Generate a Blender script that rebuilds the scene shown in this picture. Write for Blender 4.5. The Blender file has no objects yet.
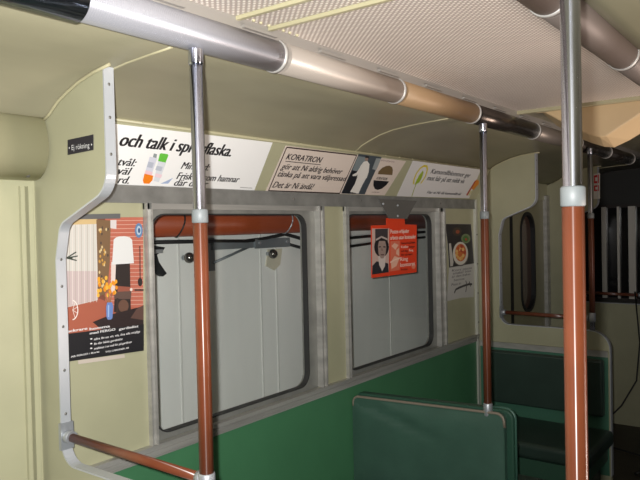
import bpy, bmesh, math, random
from math import radians, sin, cos, pi, sqrt, atan2, tan
from mathutils import Vector, Matrix

random.seed(7)
SC = bpy.context.scene
COL = SC.collection

# ---------------------------------------------------------------- camera
FPX, YAW, PITCH, ROLL = 672.0, 36.9, -1.15, 1.3
CAM = Vector((1.92, 0.0, 1.68))
_y, _p, _a = radians(YAW), radians(PITCH), radians(ROLL)
FW = Vector((-sin(_y) * cos(_p), cos(_y) * cos(_p), sin(_p)))
_r0 = Vector((cos(_y), sin(_y), 0))
_u0 = _r0.cross(FW)
RT = cos(_a) * _r0 - sin(_a) * _u0
UP = sin(_a) * _r0 + cos(_a) * _u0
cd = bpy.data.cameras.new('camera')
cam = bpy.data.objects.new('camera', cd)
COL.objects.link(cam)
cd.sensor_width = 36.0
cd.lens = FPX * 36.0 / 640.0
cd.clip_start = 0.02
cam.matrix_world = Matrix((
    (RT.x, UP.x, -FW.x, CAM.x), (RT.y, UP.y, -FW.y, CAM.y),
    (RT.z, UP.z, -FW.z, CAM.z), (0, 0, 0, 1)))
SC.camera = cam

# ---------------------------------------------------------------- light and exposure
w = bpy.data.worlds.new('world')
SC.world = w
w.use_nodes = True
w.node_tree.nodes['Background'].inputs[0].default_value = (0.9, 0.92, 1.0, 1)
w.node_tree.nodes['Background'].inputs[1].default_value = 0.14

FLASH_W = 270.0
ld = bpy.data.lights.new('camera_flash', 'SPOT')
ld.energy = FLASH_W
ld.spot_size = radians(110)
ld.spot_blend = 1.0
ld.shadow_soft_size = 0.012
ld.color = (1.0, 0.99, 0.97)
fl = bpy.data.objects.new('camera_flash', ld)
COL.objects.link(fl)
fl.matrix_world = cam.matrix_world.copy()
_d = (FW * FPX + RT * (170 - 320) - UP * (215 - 240)).normalized()
fl.rotation_euler = _d.to_track_quat('-Z', 'Y').to_euler()
fl.location = CAM - RT * 0.036 + UP * 0.03

# warm lamps of the hall the car stands in, beyond the open side of the car
hd = bpy.data.lights.new('hall_lamp', 'AREA')
hd.energy = 70
hd.size = 0.8
hd.color = (1.0, 0.82, 0.72)
hl = bpy.data.objects.new('hall_lamp', hd)
COL.objects.link(hl)
hl.location = (3.2, 2.6, 0.55)
hl.rotation_euler = (Vector((1.0, 2.2, 2.2)) - Vector(hl.location)).to_track_quat('-Z', 'Y').to_euler()

vs = SC.view_settings
SC.display_settings.display_device = 'sRGB'
vs.view_transform = 'Standard'
vs.look = 'None'
vs.exposure = 0.0
vs.gamma = 1.0
vs.use_curve_mapping = False

# ---------------------------------------------------------------- helpers


def lin(c):
    return tuple(((v / 255.0) / 12.92 if v / 255.0 <= 0.04045 else ((v / 255.0 + 0.055) / 1.055) ** 2.4) for v in c)


MATS = {}


def mat(name, rgb, rough=0.5, metal=0.0, noise=0.0, nscale=6.0, bump=0.0, bscale=40.0, spec=0.5, stretch=None, coat=0.0):
    if name in MATS:
        return MATS[name]
    m = bpy.data.materials.new(name)
    m.use_nodes = True
    nt = m.node_tree
    b = nt.nodes['Principled BSDF']
    c = lin(rgb)
    b.inputs['Base Color'].default_value = (*c, 1)
    b.inputs['Roughness'].default_value = rough
    b.inputs['Metallic'].default_value = metal
    b.inputs['Specular IOR Level'].default_value = spec
    b.inputs['Coat Weight'].default_value = coat
    if noise or bump:
        tc = nt.nodes.new('ShaderNodeTexCoord')
        mp = nt.nodes.new('ShaderNodeMapping')
        nt.links.new(tc.outputs['Object'], mp.inputs[0])
        if stretch:
            mp.inputs['Scale'].default_value = stretch
    if noise:
        n = nt.nodes.new('ShaderNodeTexNoise')
        n.inputs['Scale'].default_value = nscale
        n.inputs['Detail'].default_value = 5
        nt.links.new(mp.outputs[0], n.inputs['Vector'])
        r = nt.nodes.new('ShaderNodeValToRGB')
        r.color_ramp.elements[0].position = 0.3
        r.color_ramp.elements[1].position = 0.72
        r.color_ramp.elements[0].color = (*[v * (1 - noise) for v in c], 1)
        r.color_ramp.elements[1].color = (*[min(1, v * (1 + noise * 0.6)) for v in c], 1)
        nt.links.new(n.outputs['Fac'], r.inputs[0])
        nt.links.new(r.outputs[0], b.inputs['Base Color'])
    if bump:
        n2 = nt.nodes.new('ShaderNodeTexNoise')
        n2.inputs['Scale'].default_value = bscale
        n2.inputs['Detail'].default_value = 3
        nt.links.new(mp.outputs[0], n2.inputs['Vector'])
        bp = nt.nodes.new('ShaderNodeBump')
        bp.inputs['Strength'].default_value = bump
        bp.inputs['Distance'].default_value = 0.01
        nt.links.new(n2.outputs['Fac'], bp.inputs['Height'])
        nt.links.new(bp.outputs[0], b.inputs['Normal'])
    MATS[name] = m
    return m


def ink(rgb, rough=0.5):
    return mat('print_%02x%02x%02x' % tuple(rgb), rgb, rough)


class MB:
    """collects shapes, builds ONE mesh object (several material slots allowed)"""

    def __init__(self):
        self.v, self.f, self.mi, self.sm, self.mats = [], [], [], [], []

    def slot(self, m):
        if m not in self.mats:
            self.mats.append(m)
        return self.mats.index(m)

    def add(self, vs_, fs_, m=None, smooth=False):
        o = len(self.v)
        s = self.slot(m)
        self.v += [tuple(p) for p in vs_]
        for f in fs_:
            self.f.append([i + o for i in f])
            self.mi.append(s)
            self.sm.append(smooth)

    def box(self, a, b, m=None):
        x0, y0, z0 = [min(a[i], b[i]) for i in range(3)]
        x1, y1, z1 = [max(a[i], b[i]) for i in range(3)]
        self.add([(x0, y0, z0), (x1, y0, z0), (x1, y1, z0), (x0, y1, z0), (x0, y0, z1), (x1, y0, z1), (x1, y1, z1), (x0, y1, z1)],
                 [(0, 3, 2, 1), (4, 5, 6, 7), (0, 1, 5, 4), (1, 2, 6, 5), (2, 3, 7, 6), (3, 0, 4, 7)], m)

    def tube(self, pts, r, seg=16, m=None, caps=True):
        pts = [Vector(p) for p in pts]
        rs = r if isinstance(r, (list, tuple)) else [r] * len(pts)
        vv, ff = [], []
        prev = None
        for i, p in enumerate(pts):
            d = (pts[min(i + 1, len(pts) - 1)] - pts[max(i - 1, 0)])
            if d.length < 1e-9:
                d = Vector((0, 0, 1))
            d.normalize()
            if prev is None:
                ref = Vector((0, 0, 1)) if abs(d.z) < 0.9 else Vector((1, 0, 0))
                n = d.cross(ref).normalized()
            else:
                n = (prev - d * prev.dot(d)).normalized()
            prev = n
            b = d.cross(n)
            for k in range(seg):
                a = 2 * pi * k / seg
                vv.append(p + (n * cos(a) + b * sin(a)) * rs[i])
        for i in range(len(pts) - 1):
            for k in range(seg):
                k2 = (k + 1) % seg
                ff.append((i * seg + k, i * seg + k2, (i + 1) * seg + k2, (i + 1) * seg + k))
        self.add(vv, ff, m, True)
        if caps:
            self.add(vv[:seg], [tuple(range(seg))[::-1]], m)
            self.add(vv[-seg:], [tuple(range(seg))], m)

    def prism(self, poly, fn, t0, t1, m=None, smooth=False):
        """2-D polygon swept from t0 to t1; fn(u, v, t) gives a 3-D point"""
        n = len(poly)
        a = [fn(u, v, t0) for u, v in poly]
        b = [fn(u, v, t1) for u, v in poly]
        self.add(a, [tuple(range(n))[::-1]], m)
        self.add(b, [tuple(range(n))], m)
        self.add(a + b, [(i, (i + 1) % n, n + (i + 1) % n, n + i) for i in range(n)], m, smooth)

    def ring(self, outer, inner, fn, t0, t1, m=None):
        """frame between two polylines of equal length"""
        n = len(outer)
        P = [[fn(u, v, t) for u, v in pl] for t in (t0, t1) for pl in (outer, inner)]
        o = n
        vv = P[0] + P[1] + P[2] + P[3]
        ff = []
        for i in range(n):
            j = (i + 1) % n
            ff += [(i, n + i, n + j, j), (2 * n + i, 2 * n + j, 3 * n + j, 3 * n + i),
                   (i, j, 2 * n + j, 2 * n + i), (n + i, 3 * n + i, 3 * n + j, n + j)]
        self.add(vv, ff, m)

    def ribbon(self, path, fn, t0, t1, th, m=None):
        """flat strip of thickness th along an open 2-D path, from t0 to t1 across"""
        n = len(path)
        rows = []
        for i, p in enumerate(path):
            a = Vector(path[max(i - 1, 0)])
            b = Vector(path[min(i + 1, n - 1)])
            d = (b - a).normalized()
            nn = Vector((d.y, -d.x))
            q = Vector(p) + nn * th
            rows.append([fn(p[0], p[1], t0), fn(p[0], p[1], t1), fn(q.x, q.y, t1), fn(q.x, q.y, t0)])
        vv = [v for r in rows for v in r]
        ff = []
        for i in range(n - 1):
            for k in range(4):
                k2 = (k + 1) % 4
                ff.append((4 * i + k, 4 * i + k2, 4 * i + 4 + k2, 4 * i + 4 + k))
        ff += [(0, 3, 2, 1), tuple(4 * (n - 1) + k for k in range(4))]
        self.add(vv, ff, m)

    def ball(self, c, r, m=None, seg=14, rings=9, sc=(1, 1, 1)):
        vv, ff = [], []
        for i in range(rings + 1):
            th = pi * i / rings
            for k in range(seg):
                a = 2 * pi * k / seg
                vv.append((c[0] + r * sc[0] * sin(th) * cos(a), c[1] + r * sc[1] * sin(th) * sin(a), c[2] + r * sc[2] * cos(th)))
        for i in range(rings):
            for k in range(seg):
                k2 = (k + 1) % seg
                ff.append((i * seg + k, (i + 1) * seg + k, (i + 1) * seg + k2, i * seg + k2))
        self.add(vv, ff, m, True)

    def build(self, name, m=None, parent=None, bevel=0.0, bseg=2, loc=None):
        me = bpy.data.meshes.new(name)
        me.from_pydata(self.v, [], self.f)
        for mm in (self.mats if self.mats else [m]):
            me.materials.append(m if mm is None else mm)
        for i, p in enumerate(me.polygons):
            p.material_index = self.mi[i]
            p.use_smooth = self.sm[i]
        bm = bmesh.new()
        bm.from_mesh(me)
        bmesh.ops.remove_doubles(bm, verts=bm.verts, dist=1e-5)
        bmesh.ops.recalc_face_normals(bm, faces=bm.faces)
        bm.to_mesh(me)
        bm.free()
        o = bpy.data.objects.new(name, me)
        COL.objects.link(o)
        if parent is not None:
            o.parent = parent
            o.matrix_parent_inverse = Matrix.Translation(-parent.location) if parent.type == 'EMPTY' else Matrix.Identity(4)
        if bevel:
            md = o.modifiers.new('edge', 'BEVEL')
            md.width = bevel
            md.segments = bseg
            md.limit_method = 'ANGLE'
            md.angle_limit = radians(35)
        return o


def thing(name, label, cat, loc=(0, 0, 0), group=None, kind=None):
    o = bpy.data.objects.new(name, None)
    COL.objects.link(o)
    o.empty_display_size = 0.05
    o.location = loc
    tag(o, label, cat, group, kind)
    return o


def tag(o, label=None, cat=None, group=None, kind=None):
    if label:
        o['label'] = label
    if cat:
        o['category'] = cat
    if group:
        o['group'] = group
    if kind:
        o['kind'] = kind
    return o


def struct(o, label=None, cat=None):
    return tag(o, label, cat, None, 'structure')


def copy_thing(src, loc, label, group=None):
    """copy of a thing with copies of its parts (parts are modelled in world place of src)"""
    r = src.copy()
    COL.objects.link(r)
    r.location = loc
    tag(r, label, None, group)
    for ch in src.children:
        c = ch.copy()
        COL.objects.link(c)
        c.parent = r
        for g in ch.children:
            d = g.copy()
            COL.objects.link(d)
            d.parent = c
    return r


def XZ(x, z, t):          # cross-section profiles swept along the car
    return (x, t, z)


def YZ(y, z, t):          # shapes on the side wall
    return (t, y, z)


def fillet(pts, seg=6):
    """polyline from (u, v, radius) points, corners rounded (open path)"""
    out = []
    n = len(pts)
    for i, (u, v, r) in enumerate(pts):
        p = Vector((u, v))
        if r <= 0 or i in (0, n - 1):
            out.append((u, v))
            continue
        a = Vector(pts[i - 1][:2]) - p
        b = Vector(pts[i + 1][:2]) - p
        a.normalize()
        b.normalize()
        ang = a.angle(b)
        d = r / tan(ang / 2)
        c = p + (a + b).normalized() * (r / sin(ang / 2))
        s, e = p + a * d - c, p + b * d - c
        sa = atan2(s.y, s.x)
        da = atan2(e.y, e.x) - sa
        while da > pi:
            da -= 2 * pi
        while da < -pi:
            da += 2 * pi
        for k in range(seg + 1):
            t = sa + da * k / seg
            out.append((c.x + r * cos(t), c.y + r * sin(t)))
    return out


def rrect(u0, v0, u1, v1, r, seg=6):
    out = []
    for cx_, cy_, a0 in ((u1 - r, v1 - r, 0), (u0 + r, v1 - r, 90), (u0 + r, v0 + r, 180), (u1 - r, v0 + r, 270)):
        for k in range(seg + 1):
            a = radians(a0 + 90 * k / seg)
            out.append((cx_ + r * cos(a), cy_ + r * sin(a)))
    return out


def rect_like(u0, v0, u1, v1, seg=6):
    """square-cornered outline with the same point count as rrect"""
    out = []
    for p in ((u1, v1), (u0, v1), (u0, v0), (u1, v0)):
        out += [p] * (seg + 1)
    return out


class Sheet:
    """flat printed matter on a plane: origin O, axes U (reading direction), V (up), N (out of the face)"""

    def __init__(self, O, U, V):
        self.O, self.U, self.V = Vector(O), Vector(U).normalized(), Vector(V).normalized()
        self.N = self.U.cross(self.V).normalized()
        self.art = MB()
        self.lay = 0
        self.base = 0.0011
        self.hold = False

    def P(self, u, v, h=0.0):
        return self.O + self.U * u + self.V * v + self.N * h

    def px(self, x, y):
        """where the line of sight through a photo point meets this plane, in sheet coordinates"""
        d = FW * FPX + RT * (x - 320) - UP * (y - 240)
        t = (self.O - CAM).dot(self.N) / d.dot(self.N)
        q = CAM + d * t - self.O
        return (q.dot(self.U), q.dot(self.V))

    def poly(self, pts, rgb, pixel=True, h=None):
        if pixel:
            pts = [self.px(*p) for p in pts]
        if h is None:
            if not self.hold:
                self.lay += 1
            else:
                self.base += 0.000012
            h = self.base + 0.00007 * self.lay
        self.art.add([self.P(u, v, h) for u, v in pts], [tuple(range(len(pts)))], ink(rgb))

    def ell(self, cx_, cy_, rx, ry, rgb, pixel=True, rot=0.0, n=20, half=None):
        a0, a1 = (0, 2 * pi) if half is None else half
        pts = []
        for k in range(n + (0 if half is None else 1)):
            a = a0 + (a1 - a0) * k / n
            x, y = rx * cos(a), ry * sin(a)
            pts.append((cx_ + x * cos(rot) - y * sin(rot), cy_ + x * sin(rot) + y * cos(rot)))
        self.poly(pts, rgb, pixel)

    def stroke(self, pts, wd, rgb, pixel=True):
        if pixel:
            pts = [self.px(*p) for p in pts]
        L, R_ = [], []
        for i, p in enumerate(pts):
            a, b = Vector(pts[max(i - 1, 0)]), Vector(pts[min(i + 1, len(pts) - 1)])
            d = (b - a).normalized()
            n = Vector((-d.y, d.x)) * wd / 2
            L.append((p[0] + n.x, p[1] + n.y))
            R_.append((p[0] - n.x, p[1] - n.y))
        if not self.hold:
            self.lay += 1
        h = self.base + 0.00007 * self.lay
        for i in range(len(pts) - 1):
            self.poly([L[i], L[i + 1], R_[i + 1], R_[i]], rgb, False, h)

    def text(self, s, at, size, m, width=None, shear=0.0, bold=0.0, mb=None, rot=0.0, pixel=True):
        u, v = self.px(*at) if pixel else at
        cu = bpy.data.curves.new('t', 'FONT')
        cu.body = s
        cu.size = size
        cu.shear = shear
        cu.fill_mode = 'FRONT'
        cu.resolution_u = 3
        ob = bpy.data.objects.new('t', cu)
        COL.objects.link(ob)
        bpy.context.view_layer.update()
        dg = bpy.context.evaluated_depsgraph_get()
        me = bpy.data.meshes.new_from_object(ob.evaluated_get(dg))
        xs = [q.co.x for q in me.vertices] or [0, 1]
        k = 1.0 if width is None else width / max(1e-6, (max(xs) - min(xs)))
        x0 = min(xs)
        h = self.base + 0.00007 * (self.lay + 4)
        c, sn = cos(rot), sin(rot)
        shifts = (0.0,) if bold <= 0 else (-bold, 0.0, bold)
        for i, sft in enumerate(shifts):      # heavier strokes for bold type
            vv = []
            for q in me.vertices:
                a, b = (q.co.x - x0) * k + sft, q.co.y
                vv.append(self.P(u + a * c - b * sn, v + a * sn + b * c, h + 0.00002 * i))
            (mb or self.art).add(vv, [tuple(p.vertices) for p in me.polygons], m)
        bpy.data.objects.remove(ob)
        bpy.data.curves.remove(cu)
        bpy.data.meshes.remove(me)

    def board(self, pts, th=0.001, pixel=True):
        """the sheet itself as a thin board"""
        if pixel:
            pts = [self.px(*p) for p in pts]
        b = MB()
        b.prism(pts, lambda u, v, t: self.P(u, v, t), 0.0, th)
        return b


# ---------------------------------------------------------------- materials
PAINT = mat('olive_cream_paint', (164, 162, 134), 0.42, noise=0.07, nscale=5, bump=0.05, bscale=14)
PAINT_WALL = mat('olive_cream_wall', (170, 168, 138), 0.40, noise=0.05, nscale=7)
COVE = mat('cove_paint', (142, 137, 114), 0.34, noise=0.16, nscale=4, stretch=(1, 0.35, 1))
BEAD = mat('cream_bead', (172, 166, 134), 0.4)
ALU = mat('brushed_aluminium', (178, 176, 170), 0.4, 0.4, noise=0.22, nscale=9, stretch=(1, 0.2, 3))
ALU_D = mat('dull_aluminium', (142, 142, 138), 0.5, 0.4, noise=0.25, nscale=12)
CHROME = mat('chrome', (208, 213, 228), 0.10, 1.0)

def streak(m, rough, an, axis='Z'):
    """fine lengthwise polish: highlights stretch along the pole"""
    nt = m.node_tree
    b = nt.nodes['Principled BSDF']
    b.inputs['Roughness'].default_value = rough
    b.inputs['Anisotropic'].default_value = an
    b.inputs['Anisotropic Rotation'].default_value = 0.25
    tg = nt.nodes.new('ShaderNodeTangent')
    tg.direction_type = 'RADIAL'
    tg.axis = axis
    nt.links.new(tg.outputs[0], b.inputs['Tangent'])


streak(CHROME, 0.21, 1.0)
CAST = mat('grey_cast_metal', (176, 180, 184), 0.42, 0.6, noise=0.1, nscale=30)
SLEEVE = mat('red_brown_plastic', (108, 56, 34), 0.3, noise=0.12, nscale=14, spec=0.9)
streak(SLEEVE, 0.36, 1.0)
GREEN = mat('green_panel', (70, 124, 86), 0.45, noise=0.08, nscale=5)
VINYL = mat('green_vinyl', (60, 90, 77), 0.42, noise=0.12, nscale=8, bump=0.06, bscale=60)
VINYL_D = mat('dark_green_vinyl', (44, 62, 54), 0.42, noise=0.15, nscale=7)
PIPING = mat('worn_piping', (128, 118, 104), 0.5)
DARK = mat('dark_rubber', (24, 24, 24), 0.6)
FLOORM = mat('dark_linoleum', (52, 46, 38), 0.55, noise=0.3, nscale=9)
SEATBASE = mat('seat_base_metal', (44, 46, 44), 0.5)
RIVET = mat('rivet', (120, 118, 112), 0.4, 0.6)

# perforated ceiling: light raised dots on a beige sheet
PERF = bpy.data.materials.new('perforated_sheet')
PERF.use_nodes = True
nt = PERF.node_tree
b = nt.nodes['Principled BSDF']
b.inputs['Roughness'].default_value = 0.5
tc = nt.nodes.new('ShaderNodeTexCoord')
mp = nt.nodes.new('ShaderNodeMapping')
mp.inputs['Rotation'].default_value = (0, 0, radians(45))
nt.links.new(tc.outputs['Object'], mp.inputs[0])
fr = nt.nodes.new('ShaderNodeVectorMath')
fr.operation = 'SCALE'
fr.inputs['Scale'].default_value = 1 / 0.0125
nt.links.new(mp.outputs[0], fr.inputs[0])
f2 = nt.nodes.new('ShaderNodeVectorMath')
f2.operation = 'FRACTION'
nt.links.new(fr.outputs[0], f2.inputs[0])
sb = nt.nodes.new('ShaderNodeVectorMath')
sb.operation = 'SUBTRACT'
sb.inputs[1].default_value = (0.5, 0.5, 0)
nt.links.new(f2.outputs[0], sb.inputs[0])
sx = nt.nodes.new('ShaderNodeSeparateXYZ')
nt.links.new(sb.outputs[0], sx.inputs[0])
cx = nt.nodes.new('ShaderNodeCombineXYZ')
nt.links.new(sx.outputs[0], cx.inputs[0])
nt.links.new(sx.outputs[1], cx.inputs[1])
ln = nt.nodes.new('ShaderNodeVectorMath')
ln.operation = 'LENGTH'
nt.links.new(cx.outputs[0], ln.inputs[0])
rp = nt.nodes.new('ShaderNodeValToRGB')
rp.color_ramp.elements[0].position = 0.24
rp.color_ramp.elements[0].color = (*lin((246, 240, 230)), 1)
rp.color_ramp.elements[1].position = 0.36
rp.color_ramp.elements[1].color = (*lin((180, 168, 160)), 1)
nt.links.new(ln.outputs['Value'], rp.inputs[0])
nt.links.new(rp.outputs[0], b.inputs['Base Color'])
dm = nt.nodes.new('ShaderNodeMapRange')
dm.inputs['From Min'].default_value = 0.1
dm.inputs['From Max'].default_value = 0.42
dm.inputs['To Min'].default_value = 1.0
dm.inputs['To Max'].default_value = 0.0
nt.links.new(ln.outputs['Value'], dm.inputs['Value'])
bp = nt.nodes.new('ShaderNodeBump')
bp.inputs['Strength'].default_value = 0.6
bp.inputs['Distance'].default_value = 0.004
bp.invert = False
nt.links.new(dm.outputs[0], bp.inputs['Height'])
nt.links.new(bp.outputs[0], b.inputs['Normal'])

# clear glass
GLASS = bpy.data.materials.new('clear_glass')
GLASS.use_nodes = True
nt = GLASS.node_tree
nt.nodes.clear()
out = nt.nodes.new('ShaderNodeOutputMaterial')
tr = nt.nodes.new('ShaderNodeBsdfTransparent')
tr.inputs[0].default_value = (0.985, 0.99, 0.985, 1)
gl = nt.nodes.new('ShaderNodeBsdfGlossy')
gl.inputs['Roughness'].default_value = 0.03
lw = nt.nodes.new('ShaderNodeLayerWeight')
lw.inputs[0].default_value = 0.5
pw = nt.nodes.new('ShaderNodeMath')
pw.operation = 'POWER'
pw.inputs[1].default_value = 5.0
nt.links.new(lw.outputs['Facing'], pw.inputs[0])
fz = nt.nodes.new('ShaderNodeMath')
fz.operation = 'MULTIPLY_ADD'
fz.inputs[1].default_value = 0.5
fz.inputs[2].default_value = 0.015
nt.links.new(pw.outputs[0], fz.inputs[0])
mx = nt.nodes.new('ShaderNodeMixShader')
nt.links.new(fz.outputs[0], mx.inputs[0])
nt.links.new(tr.outputs[0], mx.inputs[1])
nt.links.new(gl.outputs[0], mx.inputs[2])
nt.links.new(mx.outputs[0], out.inputs[0])


def tube_mat(name, rgb, rough, metal):
    """ribbed frosted plastic tube: fine rings along the length"""
    m = mat(name, rgb, rough, metal)
    nt = m.node_tree
    b = nt.nodes['Principled BSDF']
    tc = nt.nodes.new('ShaderNodeTexCoord')
    wv = nt.nodes.new('ShaderNodeTexWave')
    wv.bands_direction = 'Y'
    wv.inputs['Scale'].default_value = 55
    nt.links.new(tc.outputs['Object'], wv.inputs['Vector'])
    bp = nt.nodes.new('ShaderNodeBump')
    bp.inputs['Strength'].default_value = 0.25
    bp.inputs['Distance'].default_value = 0.002
    nt.links.new(wv.outputs['Fac'], bp.inputs['Height'])
    nt.links.new(bp.outputs[0], b.inputs['Normal'])
    return m


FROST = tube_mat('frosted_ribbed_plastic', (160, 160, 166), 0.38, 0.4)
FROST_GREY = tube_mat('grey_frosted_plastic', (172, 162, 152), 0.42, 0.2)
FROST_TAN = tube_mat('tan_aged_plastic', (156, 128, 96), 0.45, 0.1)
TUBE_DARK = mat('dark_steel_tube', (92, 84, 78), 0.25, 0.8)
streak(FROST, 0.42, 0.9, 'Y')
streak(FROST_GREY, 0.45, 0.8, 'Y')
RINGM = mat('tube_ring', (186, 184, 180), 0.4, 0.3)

# ================================================================ SETTING
W = 2.158            # inside width of the car
XC = W / 2
Y0, Y1 = -1.0, 6.6  # modelled length

# floor
m = MB()
m.box((-0.06, Y0, -0.05), (W + 0.06, Y1, 0.0))
struct(m.build('floor', FLOORM), 'dark worn linoleum floor of the tram car', 'floor')

# left side wall: one skin with the openings of the windows and the door bay
wl = MB()


def wall_skin(mb, x0, x1, ya, yb, za, zb, holes, m):
    ys = sorted({ya, yb, *[h[0] for h in holes], *[h[1] for h in holes]})
    for a, b_ in zip(ys[:-1], ys[1:]):
        hs = [h for h in holes if h[0] <= a + 1e-6 and h[1] >= b_ - 1e-6]
        if not hs:
            mb.box((x0, a, za), (x1, b_, zb), m)
        else:
            h = hs[0]
            mb.box((x0, a, za), (x1, b_, h[2]), m)
            mb.box((x0, a, h[3]), (x1, b_, zb), m)


wall_skin(wl, -0.06, 0.0, Y0, 4.39, 0.0, 2.06, [(1.522, 2.572, 0.90, 1.80), (2.752, 3.85, 0.90, 1.80)], PAINT_WALL)
wall_skin(wl, -0.06, 0.0, 5.95, Y1, 0.0, 2.06, [], PAINT_WALL)
wl.box((-0.06, 4.39, 1.86), (0.0, 5.95, 2.06), PAINT_WALL)
wall_left = struct(wl.build('wall_left'), 'cream painted side wall with the two windows', 'wall')
m = MB()
m.box((0.0, 1.16, 0.0), (0.006, 4.345, 0.875))
m.build('wainscot', GREEN, wall_left)
m = MB()   # sloping advert board above the windows
adb = [(0.0, 1.837), (0.11, 2.032), (0.085, 2.06), (0.0, 2.06)]
m.prism(adb, XZ, 1.16, 4.345)
m.build('advert_board', PAINT_WALL, wall_left)

# right side wall with open windows to the hall
wr = MB()
wall_skin(wr, W, W + 0.06, Y0, Y1, 0.0, 2.06, [(1.3, 2.6, 0.95, 1.75), (2.75, 4.1, 0.95, 1.75), (4.6, 5.7, 0.1, 1.85)], PAINT_WALL)
wr.box((W - 0.006, 1.16, 0), (W, 4.3, 0.875), GREEN)
struct(wr.build('wall_right'), 'cream painted opposite side wall', 'wall')
m = MB()
m.box((-0.06, Y1, 0), (W + 0.06, Y1 + 0.05, 2.3))
struct(m.build('wall_front', mat('dark_end_wall', (40, 38, 34), 0.5)), 'dark end wall at the far end of the car', 'wall')

# ceiling: coves left and right (one sheet), perforated flat middle, beads
cove = [(0.0, 2.0), (0.05, 2.012), (0.10, 2.034), (0.147, 2.066), (0.20, 2.088), (0.25, 2.106), (0.32, 2.122), (0.42, 2.133), (0.52, 2.139), (0.60, 2.143), (0.655, 2.16), (0.69, 2.22)]
cm = MB()
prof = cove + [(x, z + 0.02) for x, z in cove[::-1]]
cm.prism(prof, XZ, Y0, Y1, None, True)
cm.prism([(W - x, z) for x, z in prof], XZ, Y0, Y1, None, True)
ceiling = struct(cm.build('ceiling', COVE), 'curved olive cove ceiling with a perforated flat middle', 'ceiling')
m = MB()
m.box((0.68, Y0, 2.222), (W - 0.68, 3.24, 2.24))
m.build('perforated_panel', PERF, ceiling)
m = MB()
m.box((0.68, 3.24, 2.222), (W - 0.68, Y1, 2.24))
m.build('plain_panel', COVE, ceiling)
m = MB()
for y in (1.265, 1.39):
    m.box((0.69, y - 0.006, 2.212), (W - 0.69, y + 0.006, 2.223))
for x in (0.70, W - 0.70):
    m.box((x - 0.006, Y0, 2.211), (x + 0.006, 3.24, 2.223))
m.box((0.69, 3.222, 2.206), (W - 0.69, 3.244, 2.224))
for k in range(8):
    m.ball((0.735, 1.28 + 0.032 * (k % 2) + 0.06 * (k // 2), 2.221), 0.005)
m.build('bead', BEAD, ceiling)
m = MB()   # transverse rib across the cove and the bead above the advert board
for y in (1.15, 2.715, 6.1):
    m.tube([(x, y, z + 0.001) for x, z in cove[2:10]], 0.005, 8)
m.tube([(0.112, 1.16, 2.036), (0.112, 4.345, 2.036)], 0.006, 8)
for k in range(22):
    m.ball((0.118, 1.30 + 0.14 * k, 2.038), 0.004, None, 8, 5)
m.build('cove_rib', BEAD, ceiling)

# header and sill trims along the windows
m = MB()
m.box((0.0, 1.16, 1.776), (0.012, 4.33, 1.837))
m.box((0.012, 1.16, 1.829), (0.016, 4.33, 1.837))
m.box((0.012, 1.16, 1.776), (0.015, 4.33, 1.782))
for y in (1.8, 2.35, 2.9, 3.2, 3.45, 3.8):
    m.ball((0.013, y, 1.806), 0.006, RIVET, 10, 6, (0.5, 1, 1))
struct(m.build('trim_1', ALU_D), 'dull aluminium band between the windows and the adverts', 'trim')
m = MB()
m.box((0.0, 1.16, 0.872), (0.012, 4.33, 0.918))
m.box((0.012, 1.16, 0.906), (0.024, 4.33, 0.918))
m.box((0.012, 1.16, 0.888), (0.018, 4.33, 0.897))
m.box((0.012, 1.16, 0.872), (0.016, 4.33, 0.880))
struct(m.build('trim_2', ALU), 'ribbed aluminium sill strip above the green panelling', 'trim')
# vertical beads: door post left of the near screen, corner bead at the far screen
m = MB()
m.box((0.0, 1.066, 0.0), (0.012, 1.078, 1.82))
m.box((0.0, 1.086, 0.0), (0.02, 1.10, 1.82))
struct(m.build('trim_3', PAINT_WALL), 'cream door post beads beside the near screen', 'trim')
m = MB()
m.box((0.0, 4.31, 0.0), (0.018, 4.335, 1.84))
for z in (1.0, 1.2, 1.4, 1.6):
    m.ball((0.019, 4.322, z), 0.005, RIVET, 8, 5)
struct(m.build('trim_4', mat('pale_bead', (200, 200, 190), 0.4, 0.3)), 'pale corner bead where side wall meets the far screen', 'trim')


# windows
def window(n, y0, y1, gy0, gy1, SW, label):
    t = thing('window_%d' % n, label, 'window', (0, (y0 + y1) / 2, 0.92), kind='structure')
    z0, z1 = 0.918, 1.776
    f = MB()   # posts of ribbed aluminium and the head
    for a, b_ in ((y0, gy0 - 0.012), (gy1 + SW, y1)):
        wdt = b_ - a
        f.box((-0.055, a, z0), (0.008, b_, z1 + 0.02))
        for q in (0.0, 0.82):
            f.box((0.008, a + wdt * q, z0), (0.020, a + wdt * (q + 0.18), z1))
    f.box((-0.055, y0, 1.755), (0.008, y1, z1))
    f.build('frame', ALU, t)
    s = MB()   # sash plate with a round-cornered opening
    o_ = rect_like(gy0 - 0.012, 0.915, gy1 + SW, 1.757)
    i_ = rrect(gy0, 0.94, gy1, 1.738, 0.065)
    s.ring(o_, i_, YZ, -0.045, -0.012)
    s.build('sash', mat('grey_sash', (150, 150, 144), 0.45, 0.4, noise=0.2, nscale=10), t)
    g = MB()
    g.ring(rrect(gy0 - 0.002, 0.938, gy1 + 0.002, 1.740, 0.066), rrect(gy0 + 0.0025, 0.9425, gy1 - 0.0025, 1.7355, 0.063), YZ, -0.034, -0.006)
    g.build('gasket', mat('grey_gasket', (46, 46, 45), 0.6), t)
    p = MB()
    p.prism(rrect(gy0 + 0.001, 0.941, gy1 - 0.001, 1.737, 0.063), YZ, -0.030, -0.026)
    p.build('pane', GLASS, t)
    return t


window(1, 1.522, 2.572, 1.562, 2.462, 0.072, 'left window with grey sash showing the long orange pipe')
window(2, 2.752, 3.85, 2.79, 3.705, 0.06, 'right window with the red sign hanging in it')

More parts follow.
